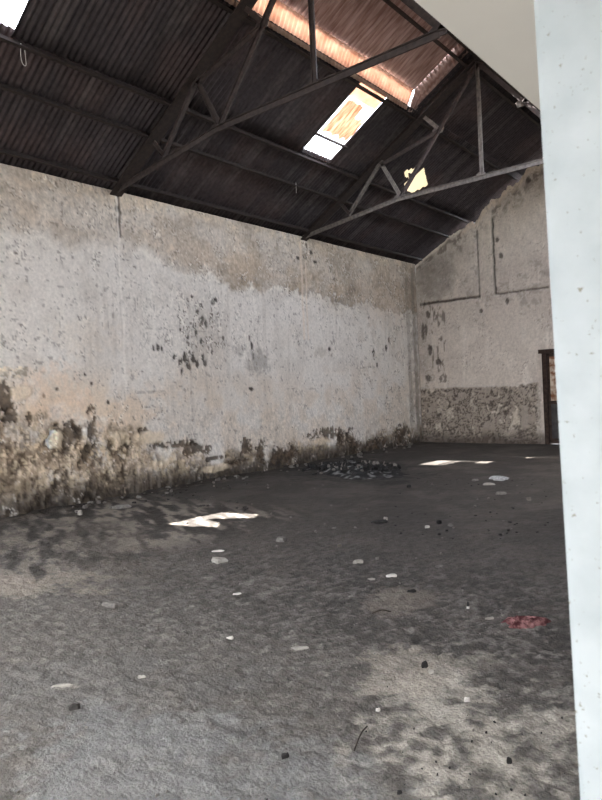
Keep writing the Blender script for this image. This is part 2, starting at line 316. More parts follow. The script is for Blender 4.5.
# ------------------------------------------------------------------ far wall
def build_far_wall():
    xs = np.concatenate([np.arange(XL, -4.2, .024), np.arange(-4.2, XR+.05, .1), [XR]]); xs = np.unique(xs)
    n = len(xs); rows = 250
    T = np.linspace(0, 1, rows)
    X = np.repeat(xs, rows); tt = np.tile(T, n)
    zt = np.array([roofz(x) for x in xs])-.03
    zt = zt - .10*ss(-8.0, -6.6, xs)*fbm(xs*2.5, xs*0, 71) + .30*(fbm(xs*5, xs*0, 72)-.62)*ss(-7.3, -6.6, xs)+ .10*(fbm(xs*16, xs*0, 73)-.5)*ss(-7.9, -7.2, xs)
    Z = -.03 + tt*(np.repeat(zt, rows)+.03)
    ZT = np.repeat(zt, rows)
    A = fbm(X*.8, Z*.8, 101); B = fbm(X*2.6, Z*2.6, 102); Cn = fbm(X*8, Z*8, 103); V = fbm(X*7, Z*.8, 104); dy = np.zeros(len(X))
    col = np.tile(lin((172, 163, 155)), (len(X), 1))
    col = mixc(col, .5*ss(.4, .7, A), lin((152, 143, 136)))
    col = mixc(col, .4*ss(.5, .75, B), lin((190, 182, 174)))
    col = mixc(col, .35*ss(.6, .75, V), lin((196, 190, 184)))
    col = mixc(col, .5*ss(.6, .7, Cn)*ss(.5, .6, A), lin((120, 112, 106)))
    # darker towards the left corner; grime at the middle left of upper panel
    col = mixc(col, .4*ss(-7.6, -8.25, X)*ss(.3, .6, B), lin((112, 104, 98)))
    q = ((X+7.75)/.5)**2+((Z-4.2)/.6)**2+1.5*(Cn-.5); q = q+1.5*(B-.5); col = mixc(col, .6*(1-ss(.2, 1.6, q)), lin((100, 93, 88)))
    # flaking down the corner
    m = ss(.58, .63, fbm(X*16, Z*5, 110))*(X < -7.5)*(X > -8.1)*(Z > 1.5)*(Z < 3.6); col = mixc(col, .7*m, lin((76, 68, 62))); dy += .01*m
    # blotches under the slope
    band = ss(.75, .2, ZT-Z)
    m = band*ss(.56, .62, fbm(X*7, Z*6, 111)); col = mixc(col, .65*m, lin((84, 76, 70))); dy += .01*m
    m = ss(.10, .03, ZT-Z)*(X < -7.0); col = mixc(col, .8*m, lin((196, 188, 176)))
    m = ss(.22, .08, ZT-Z)*(X > -7.0); col = mixc(col, .55*m, lin((196, 182, 166)))
    # rough lower band, crumbling
    rt = 1.38+.1*(A-.5)+np.where(X > -6.0, .12*(Cn-.5)*2, 0)
    low = ss(rt+.02, rt-.04, Z)*ss(-5.15, -5.35, X+.5*ss(1.3, .5, Z)*0)
    pat = fbm(X*6+5*fbm(X*5, Z*5, 130), Z*5+5*fbm(X*5, Z*5, 131), 112)
    col = mixc(col, .8*low, lin((124, 114, 105)))
    ridge = 1-np.abs(pat-.5)*14
    m = low*ss(.0, .7, ridge); col = mixc(col, .85*m, lin((58, 51, 46))); dy += .016*m
    m = low*ss(.6, .72, pat); col = mixc(col, .6*m, lin((190, 178, 164)))
    m = ss(.34, .05, Z+.2*(B-.5)); col = mixc(col, .8*m, lin((62, 54, 49)))
    # joints of concrete frame: post and beam lines
    def crack(m, a=.9): 
        nonlocal col, dy
        col = mixc(col, a*m, lin((48, 42, 38))); dy = dy+.03*m
    j = .03*(fbm(X*6, Z*6, 120)-.5)
    zb = 3.55
    crack((1-ss(.018, .045, np.abs(Z-zb+j)))*(X < -6.54)*(X > -8.2))
    crack((1-ss(.010, .035, np.abs(Z-zb+j)))*(X > -6.18)*(X < -4.9), .8)
    crack((1-ss(.010, .03, np.abs(X+6.56+j)))*(Z > zb)*(Z < 5.15), .75)
    crack((1-ss(.015, .04, np.abs(X+6.17+j)))*(Z > zb)*(Z < 5.35), .9)
    for (px, py, w, h) in ((501, 256, 4, 6), (507, 301, 3, 7), (481, 311, 3, 5), (428, 315, 4, 8), (426, 330, 3, 12), (430, 350, 4, 12), (438, 362, 5, 6), (428, 378, 5, 8), (518, 176, 6, 5), (528, 180, 4, 6), (497, 240, 3, 5), (475, 180, 3, 10), (423, 333, 3, 20)):
        p = hit(px, py, 1, YF); sc = (p-C0)@CF/FPX
        q = ((X-p[0])/(.5*w*sc*1.2))**2+((Z-p[2])/(.5*h*sc))**2+1.5*(fbm(X*14, Z*14, 121)-.5)
        m = 1-ss(.7, 1.2, q); col = mixc(col, .8*m, lin((60, 53, 49))); dy += .012*m
    pm = (X > -6.56)*(X < -6.17)*(Z > zb); col = mixc(col, .25*pm, lin((186, 178, 168))); dy -= .012*pm
    dy += .02*(A-.5)+.008*(B-.5)
    for (sd_, sx, lv, a) in ((140, 5, .52, .5), (141, 9, .56, .5)):
        nz = fbm(X*sx, Z*sx*.8, sd_, 5); g = ss(.5, .62, fbm(X*2, Z*2, sd_+5))*(1-low)
        dk = np.exp(-((nz-lv)/.012)**2)*g; lt = np.exp(-((nz-lv-.024)/.012)**2)*g
        col = mixc(col, a*dk, lin((84, 76, 70))); col = mixc(col, .4*a*lt, lin((220, 214, 206)))
    st = fbm(X*30, Z*20, 145, 3); col = col*(.82+.36*st[:, None])*np.array([[1.34, 1.32, 1.28]])
    P = np.stack([X, YF+np.maximum(dy, -.03), Z], 1)
    # door hole
    nu, nv = n, rows
    Xc = X.reshape(nu, nv); Zc = Z.reshape(nu, nv)
    kx = .25*(Xc[:-1, :-1]+Xc[1:, :-1]+Xc[1:, 1:]+Xc[:-1, 1:]); kz = .25*(Zc[:-1, :-1]+Zc[1:, :-1]+Zc[1:, 1:]+Zc[:-1, 1:])
    keep = ~((kx > -5.1) & (kx < -4.15) & (kz < 2.1))
    o = gridmesh('wall_far', P, nu, nv, np.clip(col, 0, .93), M_plaster, keep=keep.ravel())
    tag(o, 'end gable wall with a concrete post and beam, plaster crumbling at its foot', kind='structure')
    bm = bmesh.new()
    prism(bm, [(XL-.35, -.3), (-5.12, -.3), (-5.12, 2.12), (-4.13, 2.12), (-4.13, -.3), (XR+.3, -.3), (XR+.3, H-.35), (XK, ZR-.42), (XL-.35, H-.38)], 1, YF+.09, YF+.4)
    frombm('wall_far_core', bm, M_plain, o)
    return o
build_far_wall()

# near and right walls
bm = bmesh.new(); prism(bm, [(XL-.35, -.3), (-7.4, -.3), (-7.4, 3.4), (-2.2, 3.4), (-2.2, -.3), (XR+.3, -.3), (XR+.3, H), (XK, ZR), (XL-.35, H)], 1, YN-.3, YN)  # gateway added behind the camera to bring light into the room
tag(frombm('wall_near', bm, M_plain), 'gable wall behind the camera with a wide gateway added to let in daylight', kind='structure')
OY0, OY1, OZ = -1.4, 1.97, 2.18
bm = bmesh.new()
box(bm, (XR, YN, -.3), (XR+.3, OY0, H)); box(bm, (XR, OY1, -.3), (XR+.3, YF+.09, H)); box(bm, (XR, OY0, OZ+.14), (XR+.3, OY1, H))
wr = tag(frombm('wall_right', bm, M_plain), 'right hand side wall with the wide doorway one looks through', kind='structure')
bm = bmesh.new(); box(bm, (XR, OY0-.15, OZ), (XR+.3, OY1+.0, OZ+.14))
bmesh.ops.bevel(bm, geom=list(bm.edges), offset=.008, segments=2, affect='EDGES')
tag(frombm('trim_1', bm, M_soffit), 'pale painted lintel over the near doorway, seen from below', kind='structure')

# ------------------------------------------------------------------ floor
def build_floor():
    ys = np.concatenate([np.arange(YN, .8, .2), np.arange(.8, 3.6, .015), np.arange(3.6, 6, .022), np.arange(6, YF+.15, .045)])
    xs = np.concatenate([np.arange(XL-.1, -6.5, .04), np.arange(-6.5, -4, .025), np.arange(-4, -.3, .018), [-.3]])
    X, Y = np.meshgrid(xs, ys, indexing='ij'); X = X.ravel(); Y = Y.ravel()
    A = fbm(X*.7, Y*.7, 201); B = fbm(X*2.2, Y*2.2, 202); Cn = fbm(X*7, Y*7, 203); D = fbm(X*18, Y*18, 204); E2 = fbm(X*30, Y*30, 205, 3)
    col = np.tile(lin((94, 89, 84)), (len(X), 1))
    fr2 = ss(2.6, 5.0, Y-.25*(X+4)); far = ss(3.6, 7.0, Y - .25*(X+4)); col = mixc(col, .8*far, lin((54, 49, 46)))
    col = mixc(col, .5*ss(.45, .7, A), lin((72, 68, 65)))
    col = mixc(col, .45*ss(.5, .7, B), lin((104, 98, 92)))
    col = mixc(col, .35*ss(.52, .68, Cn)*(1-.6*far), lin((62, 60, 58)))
    col = mixc(col, .5*ss(.56, .66, D)*(1-.9*fr2), lin((144, 140, 134)))
    col = mixc(col, .6*ss(.58, .66, fbm(X*14+3, Y*10, 206))*(1-.6*fr2), lin((58, 55, 52)))
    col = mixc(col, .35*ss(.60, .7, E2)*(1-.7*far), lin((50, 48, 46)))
    W2_ = fbm(X*5, Y*5, 240)-.5; F1 = fbm(X*22+6*W2_, Y*17+6*W2_, 241, 4); F2 = fbm(X*30+5, Y*24, 242, 3); F3 = fbm(X*13+4*W2_, Y*9+4*W2_, 243, 5)
    col = mixc(col, .75*ss(.56, .62, F1)*ss(.40, .58, fbm(X*2.5, Y*2.5, 246))*(1-.92*fr2), lin((136, 132, 126)))  # light and shade of the floor relief painted as pale and dark blotches
    col = mixc(col, .8*ss(.60, .66, F2)*(1-.75*fr2), lin((46, 44, 42)))
    col = mixc(col, .6*ss(.56, .62, F3)*(1-.7*fr2), lin((62, 59, 56)))
    col = mixc(col, .8*ss(.67, .70, F2[::-1] if False else fbm(X*20, Y*15, 244, 3))*(1-.9*fr2)*.6, lin((166, 162, 155)))
    nr = ss(4.2, 1.6, Y+.15*(X+3)); col = mixc(col, .55*nr, lin((128, 125, 119))*1.0); col = mixc(col, .6*nr*ss(.5, .62, D), lin((84, 82, 78)))  # near floor painted brighter, as if lit from the doorway
    # pale concrete where dust is worn, right foreground; brightened to stand in for light
    def patch(px, py, w, h, c, a, rot=0, k=1.6, s=3):
        nonlocal col
        p = fl(px, py); e1 = fl(px+w/2, py)-p; e2 = fl(px, py-h/2)-p
        M2 = np.array([[e1[0], e2[0]], [e1[1], e2[1]]]); I = np.linalg.inv(M2)
        dxx = X-p[0]; dyy = Y-p[1]; a1 = I[0, 0]*dxx+I[0, 1]*dyy; a2 = I[1, 0]*dxx+I[1, 1]*dyy
        q = a1**2+a2**2 + k*(fbm(X*s, Y*s, 210+int(px))-.5)*2 + 1.1*k*(fbm(X*s*4, Y*s*4, 230+int(py))-.5) + 1.0*k*(D-.5) + .7*k*(E2-.5)
        m = 1-ss(.35, 1.25, q); col = mixc(col, a*m*(.75+.5*(Cn-.3)), lin(c)); return m
    patch(450, 730, 230, 130, (196, 191, 179), .85)
    patch(400, 665, 110, 40, (172, 165, 153), .7)
    patch(470, 660, 70, 14, (132, 126, 117), .5)
    patch(400, 600, 80, 26, (146, 137, 126), .6)
    patch(150, 760, 420, 120, (134, 137, 138), .55)  # pale dust, with bluish doorway light mixed into the colour
    patch(120, 680, 300, 60, (108, 109, 108), .35)
    patch(45, 580, 130, 22, (160, 152, 140), .85, s=4)
    stq = fbm(X*2.2-Y*1.1, Y*9+X*4.5, 250, 4); zone = ss(-4.6, -5.4, X)*ss(6.4, 5.4, Y); col = mixc(col, .65*zone*ss(.52, .60, stq), lin((160, 152, 141))); col = mixc(col, .7*zone*ss(.48, .40, stq), lin((50, 47, 43)))
    patch(20, 588, 60, 12, (156, 149, 138), .6)
    patch(105, 575, 60, 8, (150, 142, 132), .6)
    patch(105, 548, 40, 8, (140, 133, 124), .55)
    patch(60, 565, 50, 6, (140, 133, 124), .55)
    patch(110, 545, 110, 50, (104, 98, 90), .5)
    patch(62, 683, 26, 8, (176, 170, 164), .7, s=6)
    patch(15, 660, 34, 8, (150, 144, 138), .5, s=6)
    patch(125, 524, 28, 7, (132, 126, 118), .6, s=6)
    patch(300, 646, 24, 7, (168, 162, 154), .6, s=6)
    patch(245, 581, 20, 6, (150, 146, 140), .6, s=6)
    patch(470, 690, 30, 8, (160, 152, 140), .5, s=6)
    patch(230, 490, 260, 30, (60, 55, 50), .3)
    # damp dark cracks in the right foreground
    for (px, py, w, h, a) in ((485, 770, 34, 26, .75), (470, 762, 20, 12, .6), (500, 783, 14, 14, .7), (390, 705, 26, 12, .45), (405, 716, 30, 8, .4), (378, 694, 26, 12, .4), (470, 655, 60, 18, .35), (530, 745, 40, 24, .3), (300, 725, 50, 16, .35), (75, 705, 30, 12, .4), (245, 725, 40, 12, .3), (20, 545, 80, 12, .5), (60, 535, 120, 8, .5), (40, 522, 120, 6, .5), (420, 620, 60, 12, .3), (110, 557, 60, 5, .5), (320, 700, 30, 8, .3), (250, 690, 60, 10, .3)):
        patch(px, py, w, h, (54, 50, 46), a, s=5)
    # sooty ring under the burnt heap
    m = patch(352, 468, 150, 22, (26, 25, 25), .85, s=2.5)
    # dust at wall foot
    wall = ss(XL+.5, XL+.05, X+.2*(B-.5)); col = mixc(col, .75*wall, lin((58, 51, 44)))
    wl2 = (X < XL+.32+.25*(B-.5))*(X > XL+.2)*(Y < 8); col = mixc(col, .35*wl2*ss(.4, .6, Cn), lin((128, 120, 110)))
    z = .009*(ss(.5, .62, F1)-.5)*(1-.75*far)-.007*ss(.6, .66, F2)*(1-.5*far)+.030*(A-.5)+.014*(B-.5)+.006*(Cn-.5)*(1-.5*far)+.012*(D-.5)*(1-.7*far)+.012*(E2-.5)*(1-.8*far)
    z += wall*.035*ss(.3, .7, Cn)
    z = z*ss(-1, .5, Y) - .012
    P = np.stack([X, Y, z], 1)
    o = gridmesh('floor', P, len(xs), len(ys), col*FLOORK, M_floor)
    tag(o, 'dusty broken concrete floor with pale worn patches', kind='structure')
    return o
FLOORK = np.array([[.62, .61, .60]])
FL = build_floor()
bm = bmesh.new(); box(bm, (-.3, -6.3, -.3), (40, 40, -.02)); box(bm, (-40, -40, -.3), (40, -6.3, -.02)); tag(frombm('ground', bm, M_ground), 'pale concrete yard outside the doorway', kind='structure')

bm = bmesh.new(); box(bm, (-.3+.0, -4.3, -.1), (7, -4.05, 3.45)); box(bm, (6.6, -4.0, -.1), (6.85, 9, 3.45)); tag(frombm('added_shade_wall', bm, M_plain), 'rendered wall added outside, out of view, to shade the post', 'wall')  # unseen walls added to cut the sky light on the post
# unseen canopy added to block sky light from the post
xs_ = np.arange(-4.0, 5.0, .0125); Xc_, Tc_ = np.meshgrid(xs_, np.linspace(0, 1, 3), indexing='ij'); Xc_ = Xc_.ravel(); Tc_ = Tc_.ravel()
cp = gridmesh('added_shade_canopy', np.stack([-.28+4.6*Tc_, Xc_, 3.55-.5*Tc_+.011*np.sin(2*math.pi*Xc_/.08)], 1), len(xs_), 3, np.tile(lin((120, 110, 104)), (len(Xc_), 1)), M_roof)
cp.modifiers.new('t', 'SOLIDIFY').thickness = .004
tag(cp, 'corrugated canopy added out of view to shade the post', 'canopy')
# ------------------------------------------------------------------ roof
SUN = Vector((.15, .352, -1.0))   # direction in which sunlight travels
PITCH = .08
def roofcol(X, Y, seed, bright=0):
    sh = np.floor(Y/.72); r = _hash(sh, sh*0+seed, 301)
    n1 = fbm(X*2, Y*1.2, seed+310); n2 = fbm(X*1.2, Y*9, seed+311)
    c = np.tile(lin((60, 55, 58)), (len(X), 1))*(.72+.55*r[:, None])
    c = mixc(c, .55*ss(.5, .7, n1), lin((80, 66, 65)))
    c = mixc(c, .4*ss(.55, .7, n2), lin((96, 90, 90)))
    if bright: c = mixc(c, np.full(len(X), .6)*ss(.35, .6, n2), lin((150, 106, 84)))
    return c
def corrugated(name, p0, p1, y0, y1, seed, m, label, off=0.0, rows=6, hole=None, bright=0, wob=0, kind='structure', thick=True, dy=None):
    """sheet spanning from eave edge p0=(x,z) to p1=(x,z) and y0..y1, corrugations run from p0 to p1"""
    dy = dy or PITCH/8
    ys = np.arange(y0, y1+1e-6, dy)
    t = np.linspace(0, 1, rows)
    Y, T = np.meshgrid(ys, t, indexing='ij'); Y = Y.ravel(); T = T.ravel()
    d = np.array([p1[0]-p0[0], p1[1]-p0[1]]); nrm = np.array([-d[1], d[0]])/np.hypot(*d)
    if nrm[1] < 0: nrm = -nrm
    w = .0135*np.sin(2*math.pi*Y/PITCH+(1.6 if wob else 0))+off+wob*(vnoise(Y*2.2, Y*0, 88)-.45)*2
    X = p0[0]+d[0]*T+nrm[0]*w; Z = p0[1]+d[1]*T+nrm[1]*w
    keep = None
    if hole:
        Yg = Y.reshape(len(ys), rows); Xg = X.reshape(len(ys), rows); Zg = Z.reshape(len(ys), rows)
        av = lambda G: .25*(G[:-1, :-1]+G[1:, :-1]+G[1:, 1:]+G[:-1, 1:])
        keep = ~np.array([hole(a, b, c) for a, b, c in zip(av(Xg).ravel(), av(Yg).ravel(), av(Zg).ravel())])
    o = gridmesh(name, np.stack([X, Y, Z], 1), len(ys), rows, roofcol(X, Y, seed, bright), m, keep=keep)
    sm = o.modifiers.new('thickness', 'SOLIDIFY'); sm.thickness = .004; sm.offset = 1
    if label: tag(o, label, kind=kind)
    return o
def rp(x, d=0.0): return (x, roofz(x)+d)
XA, XB_, XC = -7.35, -6.86, -5.57
T0 = .09   # sheets lie on the purlins
def inpoly(x, y, P):
    c = False; n = len(P)
    for i in range(n):
        x0, y0 = P[i]; x1, y1 = P[(i+1) % n]
        if (y0 > y) != (y1 > y) and x < (x1-x0)*(y-y0)/(y1-y0)+x0: c = not c
    return c
LP = [tuple(fl(*q)[:2]) for q in ((163, 522), (197, 513.5), (215, 510.5), (256, 513), (254, 516.5), (214, 517.5), (206, 518.5), (219, 522), (217, 526), (190, 526))]
def left_hole(x, y, z):
    fx = x+SUN.x*z; fy = y+SUN.y*z
    if inpoly(fx, fy, LP): return True
    return y > 3.40 and y < 3.53 and x > XB_+.02 and x < -6.35
def sky_hole(x, y, z):
    return 8.58 < y < 9.32 and XB_+.02 < x < -5.57
def roofpt(px, py, d=.065):
    n = np.array([-SL, 0, 1.0]); v = ray(px, py); t = ((H-SL*XL+d) - n@C0)/(n@v); p = C0+t*v; return (p[0], p[1])
W1 = [roofpt(*q) for q in ((404, 184), (413, 177), (424, 168), (428, 185), (418, 190), (408, 196))]
W2 = [roofpt(*q) for q in ((404, 171), (417, 167), (418, 170.5), (408, 174), (409, 178), (405, 177))]
def win_hole(x, y, z): return inpoly(x, y, W1) or inpoly(x, y, W2)
def added_back_hole(x, y, z): return (-5.7 < y < -3.6 or -3.1 < y < -1.2)  # unseen roof openings added to let more daylight inside
corrugated('ceiling', (XL-.5, H-SL*.5+T0), rp(XB_+.06, T0), YN-.3, YF+.6, 1, M_roof, 'lowest course of dark corrugated roof sheets above the left wall')
corrugated('ceiling', rp(XB_, T0-.025), rp(XC+.05, T0-.025), YN-.3, 2.02, 2, M_roof, 'middle course of corrugated roof sheets behind the camera', hole=lambda x, y, z: added_back_hole(x, y, z), rows=6)
corrugated('ceiling', rp(XB_, T0-.025), rp(XC+.05, T0-.025), 2.0, 3.6, 2, M_roof, 'corrugated roof sheets with torn openings at the upper left', hole=left_hole, rows=110, dy=PITCH/8)
corrugated('ceiling', rp(XB_, T0-.025), rp(XC+.05, T0-.025), 3.6, 8.56, 2, M_roof, 'middle course of dark corrugated roof sheets left of the skylight')
corrugated('ceiling', rp(XB_, T0-.025), rp(XC+.05, T0-.025), 8.56, 10.9, 4, M_roof, 'middle course of dark corrugated roof sheets right of the skylight', hole=sky_hole, rows=60)
corrugated('ceiling', rp(XB_, T0-.025), rp(XC+.05, T0-.025), 10.88, 12.9, 4, M_roof, 'roof sheets with a jagged hole in the farthest bay', hole=win_hole, rows=110, dy=PITCH/8)
corrugated('ceiling', rp(XB_, T0-.025), rp(XC+.05, T0-.025), 12.88, YF+.6, 4, M_roof, 'middle course of roof sheets against the end wall')
# upper course, plain, beyond the raised ridge
corrugated('ceiling', rp(XC, T0), (XK, ZR+T0), 10.16, YF+.6, 5, M_roof, 'top course of roof sheets in the farthest bay')
corrugated('ceiling', rp(XC, T0), (XK, ZR+T0), YN-.3, 2.6, 5, M_roof, 'top course of roof sheets behind the camera', hole=lambda x, y, z: added_back_hole(x, y, z), rows=6)
# right slope, its openings added out of view to light the room
corrugated('ceiling', (XR+.6, H-SL*.3+T0), (XK, ZR+T0), YN-.3, 2.6, 6, M_roof, 'right roof slope near the doorway', rows=14, hole=lambda x, y, z: -3.6 < x < -1.4 and added_back_hole(x, y, z))
corrugated('ceiling', (XR+.6, H-SL*.3+T0), (XK, ZR+T0), 10.16, YF+.6, 7, M_roof, 'right roof slope in the farthest bay with an opening added for daylight', rows=14, hole=lambda x, y, z: -3.25 < x < -1.6 and 10.8 < y < 12.0)
corrugated('ceiling', (XR+.6, H-SL*.3+T0), (XK+1.05, roofz(XK+1.05)+T0), 2.5, 10.2, 8, M_roof, 'right roof slope below the raised ridge with an opening added for daylight', rows=14, hole=lambda x, y, z: -3.25 < x < -1.6 and 6.2 < y < 9.3)
# raised ridge
DR = .25; XM = -5.41
o = corrugated('ceiling', (XM-.03, roofz(XM)+DR+.0), (XK, ZR+DR), 2.55, 9.985, 9, M_upper, 'raised left roof slope next to the ridge, rust streaked', off=.012, bright=1, wob=.012)
corrugated('ceiling', (2*XK-XM, roofz(XM)+DR), (XK, ZR+DR), 2.55, 9.985, 10, M_roof, 'raised right roof slope next to the ridge', off=.03, bright=1)
o = corrugated('ceiling', (XC+.01, roofz(XC)+.03), (XM, roofz(XM)+DR-.005), 2.6, 9.9, 11, M_glass_fiber, 'upright strip of peach translucent corrugated sheeting below the raised ridge', rows=3)
o = corrugated('ceiling', (2*XK-XC-.01, roofz(XC)+.03), (2*XK-XM, roofz(XM)+DR-.005), 2.6, 10.0, 12, M_glass_fiber, 'upright strip of translucent sheeting on the hidden side of the ridge', rows=3)
# closing sheets of the raised ridge (ribs run down towards the far truss)
def closer(name, ya, yb, mat_, label, top):
    # from raised edge at ya down to roof plane at yb, ribs across X
    ts = np.arange(XC, 2*XK-XC+.005, .01); rows = 4; T = np.linspace(0, 1, rows)
    X, T = np.meshgrid(ts, T, indexing='ij'); X = X.ravel(); T = T.ravel()
    zr = np.array([roofz(x) for x in X])
    w = .020*np.sin(2*math.pi*X/.075)
    e = np.clip(np.minimum(X-XC, 2*XK-XC-X)/(XM-XC), 0, 1)
    Y = ya+(yb-ya)*T + w*.7; Z = zr+(.03+(DR-.03+top)*e)*(1-T)+.085*T+w*.5*(1-T)
    mat_ = M_upper  # brightened sheet reused so the ribs look lit
    o = gridmesh(name, np.stack([X, Y, Z], 1), len(ts), rows, roofcol(X*0+1, Y+X*4, 33, 1), mat_)
    s = o.modifiers.new('thickness', 'SOLIDIFY'); s.thickness = .003
    tag(o, label, kind='structure')
closer('ceiling', 9.99, 10.24, M_roof, 'slanting ribbed closing sheet at the far end of the raised ridge', .032)
closer('ceiling', 2.80, 2.4, M_roof, 'closing sheet at the near end of the raised ridge', .09)

def ridge_cap(y0, y1, dz, label):
    bm = bmesh.new(); z = ZR+dz
    prism(bm, [(XK-.22, z-.11), (XK, z+.02), (XK+.22, z-.11), (XK+.22, z-.105), (XK, z+.028), (XK-.22, z-.105)], 1, y0, y1)
    tag(frombm('trim_2', bm, M_steel), label, kind='structure')
ridge_cap(2.5, 10.02, DR+.045, 'folded ridge capping over the raised part')
ridge_cap(YN-.3, 2.6, T0+.03, 'folded ridge capping behind the camera')
ridge_cap(10.1, YF+.6, T0+.03, 'folded ridge capping in the farthest bay')
# translucent cream sheet patched in the last bay, with a strip left above it
bm = bmesh.new()
def sheetpoly(bm, pts, dz):
    v = [bm.verts.new((x, y, roofz(x)+dz)) for x, y in pts]; bm.faces.new(v)
o_pts = [(-6.84, 11.0), (-5.95, 11.0), (-5.95, 12.7), (-6.84, 12.7)]
sheetpoly(bm, o_pts, T0+.03); 
cs = frombm('roof_light_sheet', bm, M_cream); cs.modifiers.new('t', 'SOLIDIFY').thickness = .004
tag(cs, 'square cream translucent sheet closing a hole in the farthest roof bay', 'roof sheet')
# torn sheet in the skylight
def torn():
    y0, y1 = 8.60, 9.28; ny, nx = 60, 60
    xs = np.linspace(-6.62, -5.84, nx); ys = np.linspace(y0, y1, ny)
    Y, X = np.meshgrid(ys, xs, indexing='ij'); Yr = Y.ravel(); Xr = X.ravel()
    u = (Yr-y0)/(y1-y0)
    sag = .10*np.maximum(0, -(Xr+5.9))*ss(.2, 1, u)
    Z = np.array([roofz(x) for x in Xr])+.05-sag-.02*np.sin(u*24)*.6
    low = -6.42+.10*u+.30*(fbm(Yr*9, Yr*0, 400)-.5)-.12*ss(.55, .8, u)*(1-ss(.85, 1, u))
    ok = (Xr > low) & ~((u > .62) & (Xr > -6.02-.1*(fbm(Yr*12, Xr*12, 401)-.5)))
    okg = ok.reshape(ny, nx); keep = (okg[:-1, :-1] & okg[1:, 1:]).ravel()
    o = gridmesh('torn_sheet', np.stack([Xr, Yr, Z], 1), ny, nx, None, M_torn, keep=keep)
    o.modifiers.new('t', 'SOLIDIFY').thickness = .003
    tag(o, 'ragged torn rust-brown sheet hanging across the bright skylight', 'torn sheet')
torn()
bm = bmesh.new(); sheetpoly(bm, [(-5.84, 8.56), (-5.55, 8.56), (-5.55, 9.34), (-5.84, 9.34)], T0+.01)
o = frombm('roof_light_sheet', bm, M_glass_fiber); o.modifiers.new('t', 'SOLIDIFY').thickness = .004
tag(o, 'peach translucent piece of sheet left at the top of the skylight', 'roof sheet')
bm = bmesh.new()
for i in range(1):
    box(bm, (-6.50, 8.5, roofz(-6.5)+.03), (-6.455, 9.4, roofz(-6.5)+.06))
tag(frombm('skylight_bar', bm, M_steel), 'thin dark bar crossing the bright skylight opening', 'bar')

# ------------------------------------------------------------------ steelwork
def angle(bm, p, q, w=.075, t=.010, up=Vector((0, 1, 0)), dbl=True):
    """double angle (T section) from p to q"""
    p = Vector(p); q = Vector(q); d = (q-p).normalized()
    s = up - d*up.dot(d); s.normalize(); n = d.cross(s)
    secs = [[(-w/2, 0), (w/2, 0), (w/2, t), (-w/2, t)], [(-t, 0), (t, 0), (t, -w), (-t, -w)]]
    for sec in secs:
        a = [bm.verts.new(p+s*x+n*y) for x, y in sec]; b = [bm.verts.new(q+s*x+n*y) for x, y in sec]
        bm.faces.new(a[::-1]); bm.faces.new(b)
        for i in range(4): bm.faces.new([a[i], a[(i+1) % 4], b[(i+1) % 4], b[i]])
    bmesh.ops.recalc_face_normals(bm, faces=bm.faces)
def member(name, p, q, parent, m, w=.075, t=.010, flip=False):
    bm = bmesh.new(); o = Vector(parent.location)
    p = Vector(p)-o; q = Vector(q)-o
    if flip: p, q = q, p
    angle(bm, p, q, w, t); return frombm(name, bm, m, parent)
def gusset(pt, parent, m, r=.13):
    bm = bmesh.new(); o = Vector(parent.location); c = Vector(pt)-o
    pts = [(c.x+r*math.cos(a)*1.2, c.z+r*.75*math.sin(a)) for a in (0.3, 1.2, 1.9, 2.8, 3.9, 5.4)]
    prism(bm, pts, 1, c.y-.006, c.y+.006); return frombm('gusset_plate', bm, m, parent)
def truss(Y, label, m, mt):
    t = empty('roof_truss', (XK, Y, H)); tag(t, label, 'roof truss')
    def P(x, z, s): return (x if s < 0 else 2*XK-x, Y, z)
    zc = H+.30
    for s in (-1, 1):
        member('rafter', P(XL-.02, roofz(XL)-.06, s), P(XK, ZR-.06, s), t, M_purlin, w=.20, t=.016, flip=(s < 0))
        member('tie', P(XL, H+.02, s), P(-6.0, zc, s), t, mt, w=.062)
        Bp = P(-6.0, zc, s); Pp = P(-6.38, roofz(-6.38)-.12, s); Cp = P(-7.12, 4.80, s); Q = P(-5.18, zc+(ZR-.1-zc)*(.82/1.56), s)
        member('strut', Bp, Pp, t, mt, w=.06); member('strut', Pp, Cp, t, mt, w=.055)
        member('strut', Pp, Q, t, m, w=.055); member('strut', Q, P(-5.45, roofz(-5.45)-.1, s), t, mt, w=.055)
        member('strut', Cp, P(-7.33, roofz(-7.33)-.1, s), t, m, w=.05)
        member('diagonal', Bp, P(XK, ZR-.1, s), t, m, w=.06)
        for q in (Bp, Pp, Q): gusset(q, t, mt, .10)
    member('tie', P(-6.0, zc, -1), P(-6.0, zc, 1), t, mt, w=.066)
    member('king_post', (XK, Y, zc), (XK, Y, ZR-.06), t, mt, w=.052)
    gusset((XK, Y, ZR-.12), t, m, .18); gusset((XK, Y, zc+.02), t, mt, .07)
    return t
truss(YT1, 'dark steel roof truss nearer the camera, its tie crossing the top of view', M_steel, M_steel)
truss(YT2, 'farther steel roof truss with dusty pale tie beam', M_steel, M_steel2)
truss(1.25, 'steel roof truss above the doorway, nearly overhead', M_steel, M_steel)
truss(-3.3, 'steel roof truss behind the camera', M_steel, M_steel)
def purlin(x, label, w=.09, y0=YN, y1=YF+.1, dz=0.0, right=False):
    X = x if not right else 2*XK-x
    bm = bmesh.new(); z = roofz(x)+dz
    s = 1 if not right else -1
    # Z section
    pts = [(X-.05*s, z+T0-.055), (X+.008*s, z+T0-.055), (X+.008*s, z-.02), (X+.06*s, z-.02), (X+.06*s, z-.032), (X-.004*s, z-.032), (X-.004*s, z+T0-.067), (X-.05*s, z+T0-.067)]
    prism(bm, pts, 1, y0, y1)
    return tag(frombm('purlin', bm, M_purlin), label, 'purlin')
purlin(-8.12, 'dark roof purlin lying just above the left wall')
purlin(-7.35, 'dark roof purlin second up from the left wall')
